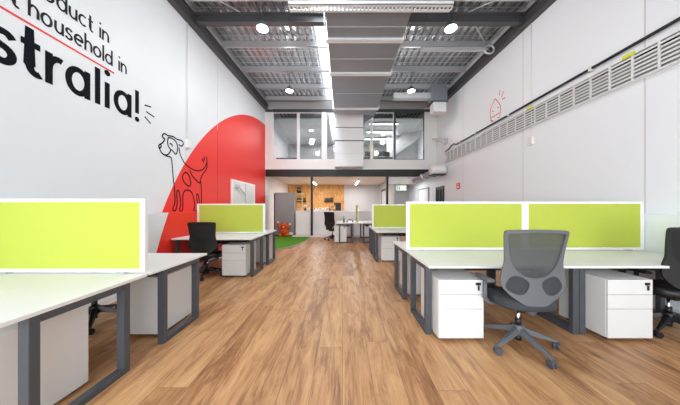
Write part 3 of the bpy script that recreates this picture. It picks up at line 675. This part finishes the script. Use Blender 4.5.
for px, py in ((634,54.5),(533,107.5)):
    p_ = rw(px, py); MB().box(-.085,-.07,p_[1]-2.6-.07,p_[1]-2.6+.07,.352,.40).build('tag','yellow',bk)
t = tag(MB().box(XR-.02, XR-.0, 8.0, 8.22, 1.95, 2.17).build('fire_sign', 'red'), 'small red fire safety sign on the right wall near the back', 'sign')
m = MB(); m.box(XR-.022,XR-.02,8.04,8.18,2.0,2.05); m.ball((XR-.02,8.11,2.11),.03,(.1,1,1)); m.build('sign_symbol','frame_white',t)

# ------------------------------------------------------------------ roof lamps
def highbay(x, y, z, lab):
    t = thing('high_bay_lamp', lab, 'lamp', (x, y, z), 0, 'round high bay lamps')
    MB().lathe([(.12,0),(.13,.01),(.125,.05),(.08,.07),(.06,.13),(.02,.135)]).build('housing','slate',t); MB().lathe([(.115,-.006),(.113,-.001)]).build('lens','lamp',t)
    m = MB(); top = zr(y)+.30-z; m.tube([(0,0,.13),(0,0,top-.15),(.0,0,top-.08),(.05,0,top-.03),(.1,0,top-.06)],.01,8); m.build('hook','dark',t)
    ld = bpy.data.lights.new('lamp_light','POINT'); ld.energy = 12; ld.shadow_soft_size = .14; ld.color = (1,.97,.93)
    lo = bpy.data.objects.new('lamp_light', ld); C.objects.link(lo); lo.parent = t; lo.location = (0,0,-.16)
highbay(-1.69, 4.79, 5.08, 'glowing round high bay lamp nearest on the left, hung from a hook')
highbay(2.29, 4.79, 5.08, 'glowing round high bay lamp nearest on the right, hung from a hook')
highbay(-1.73, 7.4, 5.10, 'glowing round high bay lamp farther back on the left')
highbay(2.24, 7.4, 5.10, 'glowing round high bay lamp farther back on the right')

# ------------------------------------------------------------------ furniture
def make_desk(label, w, loc, rz, group, dp=.80, fe=.705):
    """x 0..w, y 0 (screen side)..0.8 (user side)"""
    t = thing('office_desk', label, 'desk', loc, rz, group)
    MB().box(.002, w-.002, .01, dp, .705, .73, .003).build('desk_top','desk',t)
    for x0 in (.0, w-.06):
        x0 += .004 if x0 == 0 else -.004
        m = MB(); m.box(x0,x0+.06,.17,.22,.0,.705,.003); m.box(x0,x0+.06,fe-.05,fe,0,.705,.003); m.box(x0,x0+.06,.22,fe-.05,0,.045,.003); m.box(x0,x0+.06,.22,fe-.05,.66,.705,.003)
        m.build('leg_frame','slate',t)
    MB().box(.064,w-.064,.24,.28,.64,.69).build('cross_beam','black',t)
    MB().box(.25,w-.25,.30,.42,.58,.64).build('cable_tray','dark',t)
    return t
def make_screen(label, w, loc, group):
    t = thing('desk_screen', label, 'desk screen', loc, 0, group)
    fr = MB(); fr.box(0,.045,-.018,.018,.0,.64,.003); fr.box(w-.045,w,-.018,.018,0,.64,.003); fr.box(.045,w-.045,-.018,.018,.61,.64,.003); fr.box(.045,w-.045,-.018,.018,0,.03,.003)
    fr.build('frame','frame_white',t); MB().box(.045,w-.045,-.013,.013,.03,.61).build('fabric_panel','fabric',t)
    for x in (.2, w-.2): MB().box(x-.03,x+.03,-.03,.03,-.012,.004).build('clamp','galv',t)
    return t
def make_pedestal(label, loc, rz, group):
    """front faces -y, x -.22...22, front at y 0"""
    t = thing('drawer_pedestal', label, 'drawer cabinet', loc, rz, group)
    MB().box(-.22,.22,.018,.50,.03,.605,.003).build('body','cabinet',t)
    for i, (a, b) in enumerate(((.457,.602),(.318,.454),(.033,.315))):
        dr = MB().box(-.218,.218,0,.018,a,b,.002).build('drawer','cabinet',t)
        if i == 0:
            lk_ = MB(); lk_.lathe([(.013,0),(.013,.006),(.008,.01)],(.165,-.0,.56),14,Matrix.Rotation(PI/2,4,'X')); lk_.box(.140,.190,-.004,0,.548,.574,.001); lk_.box(.157,.173,-.012,-.004,.50,.545,.002); lk_.build('lock','dark',dr)
        MB().box(-.213,.213,.002,.016,b,b+.001).build('finger_pull','slate',dr)
    for x in (-.17,.17):
        for y in (.07,.44): MB().cyl((x,y,.0),(x,y,.03),.02,10).build('foot','dark',t)
    return t

def fill_loops(loops, z=0):
    bm = bmesh.new(); ed = []
    for lp in loops:
        vs = [bm.verts.new((p[0], 0, p[1])) for p in lp]
        ed += [bm.edges.new((vs[i], vs[(i+1) % len(vs)])) for i in range(len(vs))]
    bmesh.ops.triangle_fill(bm, use_beauty=True, use_dissolve=False, edges=ed)
    return bm
def cr_loop(P, n=6):
    out = []; N = len(P)
    for i in range(N):
        p0, p1, p2, p3 = P[i-1], P[i], P[(i+1) % N], P[(i+2) % N]
        for k in range(n):
            t = k/n; out.append(tuple(.5*((2*b)+(-a+c)*t+(2*a-5*b+4*c-d)*t*t+(-a+3*b-3*c+d)*t**3) for a, b, c, d in zip(p0,p1,p2,p3)))
    return out
def back_y(u, v):   # curved back surface (chair faces +y)
    t = (v-.45)/.65
    return -.225 - .01*t - .02*t*t + .04*math.sin(PI*min(1,max(0,t))) * .6 + .42*u*u
def shell(loops, thick, off=0):
    bm = fill_loops([[(u*1.12, v) for u, v in lp] for lp in loops])
    bmesh.ops.subdivide_edges(bm, edges=[e for e in bm.edges if e.calc_length() > .07], cuts=2)
    bmesh.ops.triangulate(bm, faces=bm.faces)
    for v in bm.verts: v.co.y = back_y(v.co.x, v.co.z)+off
    bmesh.ops.recalc_face_normals(bm, faces=bm.faces)
    r = bmesh.ops.solidify(bm, geom=bm.faces[:], thickness=thick)
    m = MB(); m.merge(bm); return m
def make_chair(label, loc, rz, tone, group=None):
    fr_, pad, net = ('chair_grey','chair_pad_dark','net_grey') if tone == 'grey' else ('dark','dark','net_black')
    t = thing('office_chair', label, 'office chair', loc, rz, group)
    # star base with five swivel castors
    m = MB(); A0 = math.radians(-8)
    m.lathe([(.03,.10),(.042,.105),(.045,.19),(.034,.20)])
    for k in range(5):
        a = A0+k*2*PI/5; c, s = math.cos(a), math.sin(a)
        sd = Vector((-s,c,0)); vs = []
        for r, wd, zb, zt_ in ((.03,.028,.13,.185),(.16,.024,.10,.138),(.315,.014,.066,.086)):
            p = Vector((r*c,r*s,0)); vs.append([m.bm.verts.new(p+sd*wd+Vector((0,0,zb))), m.bm.verts.new(p-sd*wd+Vector((0,0,zb))), m.bm.verts.new(p-sd*wd*.6+Vector((0,0,zt_))), m.bm.verts.new(p+sd*wd*.6+Vector((0,0,zt_)))])
        for Aa, Bb in zip(vs, vs[1:]):
            for q in range(4): m.bm.faces.new((Aa[q],Aa[(q+1)%4],Bb[(q+1)%4],Bb[q]))
        m.bm.faces.new(vs[0]); m.bm.faces.new(vs[-1])
    m.build('star_base', fr_, t)
    for k in range(5):
        a = A0+k*2*PI/5; c, s = math.cos(a), math.sin(a); tw = a+1.1+k*.5; dx, dy = math.cos(tw), math.sin(tw); cx, cy = .31*c, .31*s
        m = MB()
        for o_ in (-.016,.016):
            p = Vector((cx,cy,.032))+Vector((-dy,dx,0))*o_
            m.cyl(p-Vector((-dy,dx,0))*.009, p+Vector((-dy,dx,0))*.009, .032, 14)
        m.ball((cx,cy,.048),.022,(1,1,.7)); m.cyl((cx,cy,.05),(cx,cy,.075),.008,8); m.build('castor', 'dark' if tone != 'grey' else 'slate', t)
    MB().cyl((0,0,.19),(0,0,.26),.025,14).build('lift_sleeve','dark',t); MB().cyl((0,0,.14),(0,0,.36),.014,14).build('gas_lift','chrome',t)
    MB().lathe([(.026,.055),(.026,.10)]).build('lift_foot','dark',t)
    m = MB(); m.box(-.09,.09,-.13,.12,.36,.41,.015); m.build('tilt_mechanism','dark',t); bar(MB(),(.06,.02,.385),(.24,.04,.38),.012,.01).build('tilt_lever','dark',t)
    # seat: rounded cushion by stacked superellipses
    m = MB(); rings = []
    for z, k in ((.405,.90),(.415,.97),(.43,1),(.455,1),(.475,.96),(.485,.86),(.488,.6)):
        R = []
        for q in range(40):
            a = 2*PI*q/40; ca, sa = math.cos(a), math.sin(a); ex = 2/3.2
            x = .25*k*math.copysign(abs(ca)**ex, ca); y = .245*k*math.copysign(abs(sa)**ex, sa)+.02
            dz_ = -.022*max(0,(y-.12)/.15)**2 + .02*(abs(x)/.25)**2 * (1 if z > .44 else 0)
            R.append(m.bm.verts.new((x,y,z+dz_)))
        rings.append(R)
    for A, B in zip(rings, rings[1:]):
        for q in range(40): f = m.bm.faces.new((A[q],A[(q+1)%40],B[(q+1)%40],B[q])); f.smooth = True
    m.bm.faces.new(rings[0][::-1]); m.bm.faces.new(rings[-1]); m.build('seat', pad, t)
    # back shell
    half = [(0,.462),(.07,.465),(.12,.495),(.192,.558),(.240,.64),(.234,.74),(.218,.82),(.221,.90),(.230,1.0),(.236,1.07),(.231,1.098),(.21,1.108),(.11,1.114),(0,1.116)]
    outer = cr_loop(half + [(-u,v) for u, v in half[-2:0:-1]], 4)
    hm = [(0,.70),(.07,.712),(.125,.755),(.168,.82),(.190,.90),(.203,1.0),(.210,1.06),(.2,1.082),(.11,1.09),(0,1.092)]
    hole = cr_loop(hm + [(-u,v) for u, v in hm[-2:0:-1]], 4)
    def oval(s, g=1): 
        P = []
        for q in range(24):
            a = 2*PI*q/24; ca, sa = math.cos(a), math.sin(a); x = .078*g*math.copysign(abs(ca)**.75,ca); y = .076*g*math.copysign(abs(sa)**.75,sa); r = -.45
            x2 = x*math.cos(r)-y*math.sin(r); y2 = x*math.sin(r)+y*math.cos(r); P.append((s*(x2-.128)*-1*-1, y2+.632))
        return P
    ovl = oval(1); ovr = [(-u,v) for u, v in ovl]
    bf = shell([outer, hole, ovl, ovr], .022).build('back_frame', fr_, t)
    bf.data.polygons.foreach_set('use_smooth', [False]*len(bf.data.polygons))
    net_o = [(u*1.03, .895+(v-.895)*1.03) for u, v in hole]
    shell([net_o], .003, .008).build('mesh_back', net, t)
    for lp in (oval(1,1.08), [(-u,v) for u, v in oval(1,1.08)]): shell([lp], .012, .012).build('lumbar_pad', 'chair_pad_dark' if tone == 'grey' else 'dark', t)
    m = MB(); m.tube([(0,-.08,.385),(0,-.17,.39),(0,-.17,.45),(0,-.18,.50)],[.035,.035,.03,.02],10); m.build('back_support', fr_, t)
    for s in (-1,1):
        m = MB(); m.tube([(s*.14,.0,.39),(s*.27,-.0,.40),(s*.305,-.0,.45),(s*.305,-.0,.62)],[.018,.018,.02,.018],10)
        ar = m.build('armrest', fr_, t); MB().box(s*.305-.035,s*.305+.035,-.11,.13,.62,.65,.012).build('arm_pad', fr_ if tone == 'grey' else 'dark', ar)
    return t

# --- right near cluster (two desks wide, back to back)
WR = 1.58; XA = .85; YC = 3.03
g1 = 'white desks of the near right cluster'
make_desk('white desk nearest on the right, over the drawer cabinet beside the aisle', WR, (XA+WR, YC, 0), PI, g1)
make_desk('white desk at the right edge, over the second drawer cabinet', WR, (XA+2*WR, YC, 0), PI, g1)
make_desk('white desk behind the right near lime screen, on the aisle side', WR, (XA, YC, 0), 0, g1)
make_desk('white desk behind the second lime screen, by the right wall', WR, (XA+WR, YC, 0), 0, g1)
gs = 'lime green desk screens'
make_screen('large lime green screen on the right near desks, beside the aisle', WR, (XA, YC, .742), gs)
make_screen('lime green screen on the right near desks, farther from the aisle', WR, (XA+WR, YC, .742), gs)
gp = 'white drawer pedestals'
make_pedestal('white drawer pedestal under the right near desk beside the aisle', (XA+.305, 2.205, 0), 0, gp)
make_pedestal('white drawer pedestal right of the grey mesh chair', (XA+WR+.37, 2.205, 0), 0, gp)
make_pedestal('white drawer pedestal seen through the leg frames of the right near cluster', (XA+.335, YC+.79, 0), PI, gp)
make_pedestal('white drawer pedestal under the far inner desk of the right near cluster', (XA+WR+.435, YC+.79, 0), PI, gp)
# --- left near cluster
WL = 1.42; XE = -1.70; YL = 1.99
g2 = 'white desks of the near left cluster'
make_desk('white desk filling the bottom left corner of the photo', WL, (XE, YL, 0), PI, g2, .865, .76)
make_desk('white desk behind the left near lime screen', WL, (XE-WL, YL, 0), 0, g2, .865)
make_screen('large lime green screen on the left near desks', WL, (XE-WL-.02, YL, .742), gs)
make_pedestal('white drawer pedestal nearest the camera under the left near desk', (XE-.39, 1.17, 0), 0, gp)
make_pedestal('white drawer pedestal under the farther left near desk, seen through its leg frame', (XE-.35, YL+.79, 0), PI, gp)
# --- left far cluster
XE2 = -1.665; YL2 = 4.95; WL2 = 1.48
g3 = 'white desks of the far left cluster'
make_desk('white desk by the red wall with the black chair drawn up to it', WL2, (XE2, YL2, 0), PI, g3)
make_desk('white desk behind the screen in front of the red wall', WL2, (XE2-WL2, YL2, 0), 0, g3)
make_screen('lime green screen in front of the red wall', WL2, (XE2-WL2-.02, YL2, .742), gs)
make_pedestal('white drawer pedestal beside the black chair at the far left desk', (XE2-.36, 4.22, 0), 0, gp)
make_pedestal('white drawer pedestal under the back desk of the far left cluster', (XE2-.32, YL2+.79, 0), PI, gp)
# --- right far cluster
XA2 = .79; YC2 = 6.1; g4 = 'white desks of the far right cluster'
make_desk('white desk in front of the farther right lime screen', WR, (XA2+WR, YC2, 0), PI, g4)
make_desk('white desk behind the farther right lime screen', WR, (XA2, YC2, 0), 0, g4)
make_screen('lime green screen farther back on the right side of the aisle', WR, (XA2, YC2, .742), gs)
make_pedestal('white drawer pedestal under the farther right desks', (XA2+.36, 5.42, 0), 0, gp)
make_pedestal('white drawer pedestal at the back of the farther right desks', (XA2+.335, YC2+.79, 0), PI, gp)
# --- desks in front of the counter, turned a quarter
g5 = 'desks in front of the white counter'
d5 = make_desk('white desk in front of the counter with a green bottle on it', 1.45, (.57, 8.2, 0), PI/2, g5)
make_desk('white desk in front of the counter, half hidden behind the right lime screen', 1.45, (.57, 9.65, 0), -PI/2, g5)
t = make_screen('lime green screen seen edge-on in front of the counter', 1.40, (.57, 8.22, .742), gs); t.rotation_euler = (0,0,PI/2)
make_pedestal('white drawer pedestal under the desk in front of the counter', (-.075, 8.265, 0), 0, gp)
t = thing('green_bottle', 'small green bottle on the desk in front of the counter', 'bottle', (.05, 8.5, .73)); MB().lathe([(.035,0),(.038,.01),(.038,.13),(.015,.17),(.015,.2)]).build('bottle','green_bottle',t); MB().lathe([(.018,.2),(.018,.225)]).build('cap','dark',t)
t = thing('desk_headset', 'black headset lying on the desk in front of the counter', 'headset', (.28, 8.55, .73))
m = MB(); m.tube([(.11*math.cos(a), .02, .03+.08*math.sin(a)) for a in [PI*k/12 for k in range(13)]], .012, 8); m.build('headband','dark',t); MB().ball((-.11,0,.035),.035,(.7,1.2,1)).build('ear_cup','dark',t); MB().ball((.11,0,.035),.035,(.7,1.2,1)).build('ear_cup','dark',t)
# --- chairs
make_chair('grey mesh office chair standing in front of the near right desks', (1.665, 2.15, 0), math.radians(-3), 'grey')
make_chair('dark office chair cut off by the right edge of the photo', (3.45, 2.40, 0), math.radians(-5), 'black')
make_chair('black mesh office chair at the desk by the red wall', (-2.56, 4.3, 0), math.radians(4), 'black').scale = (.93,)*3
make_chair('black office chair tucked beneath the left near desks', (-2.80, 2.56, 0), PI-.08, 'black')
make_chair('black office chair in profile in front of the white counter', (-.40, 9.05, 0), math.radians(-38), 'black')

# ------------------------------------------------------------------ light
w = bpy.data.worlds.new('World'); SC.world = w; w.use_nodes = True
bg = w.node_tree.nodes['Background']; bg.inputs[0].default_value = (.93,.96,1,1); bg.inputs[1].default_value = 3.2
def area(name, loc, rot, sx, sy, e, col=(1,1,1)):
    ld = bpy.data.lights.new(name, 'AREA'); ld.shape = 'RECTANGLE'; ld.size = sx; ld.size_y = sy; ld.energy = e; ld.color = col
    o = bpy.data.objects.new(name, ld); C.objects.link(o); o.location = loc; o.rotation_euler = rot; return o
area('skylight_daylight', ((SK0+SK1)/2-.0, 3.5, zr(3.5)+RU-.05), (0,0,0), .5, 12, 180, (.90,.96,1))
area('front_fill', (.4, Y0+.1, 1.8), (-PI/2,PI,0), 6.5, 3.2, 315, (.90,.96,1))  # fill lamp added just inside the unseen front glazing
area('front_fill', (-2.6, Y0+.3, 2.0), (PI/2,0,-.9), 1.4, 2.6, 105, (.90,.96,1))  # extra fill lamp, added and angled to brighten the right wall
area('mezzanine_room_light', (2.2, 11.8, 5.1), (0,0,0), 1.3, 2, 55)
area('mezzanine_room_light', (-1.6, 12, 5.1), (0,0,0), 1.3, 2, 45)
area('corridor_fill', (3.1, 11.9, 2.62), (0,0,0), .6, .6, 24)  # added lamp without a fixture, lifts the dark corridor wall
area('undercroft_light', (-1.55, 12.4, 2.58), (0,0,0), .1, 1.7, 45)
area('undercroft_light', (.78, 12.3, 2.58), (0,0,0), .1, 1.9, 48)

cam = bpy.data.cameras.new('camera'); co = bpy.data.objects.new('camera', cam); C.objects.link(co)
co.location = (0,0,H); co.rotation_euler = (PI/2,0,0); cam.sensor_width = 36; cam.lens = F/680*36; cam.shift_x = -(VX-340)/680; cam.shift_y = (VY-202.5)/680; cam.clip_start = .05
SC.camera = co
SC.view_settings.view_transform = 'Standard'; SC.view_settings.look = 'None'; SC.view_settings.gamma = 1; SC.view_settings.use_curve_mapping = False
SC.view_settings.exposure = .74
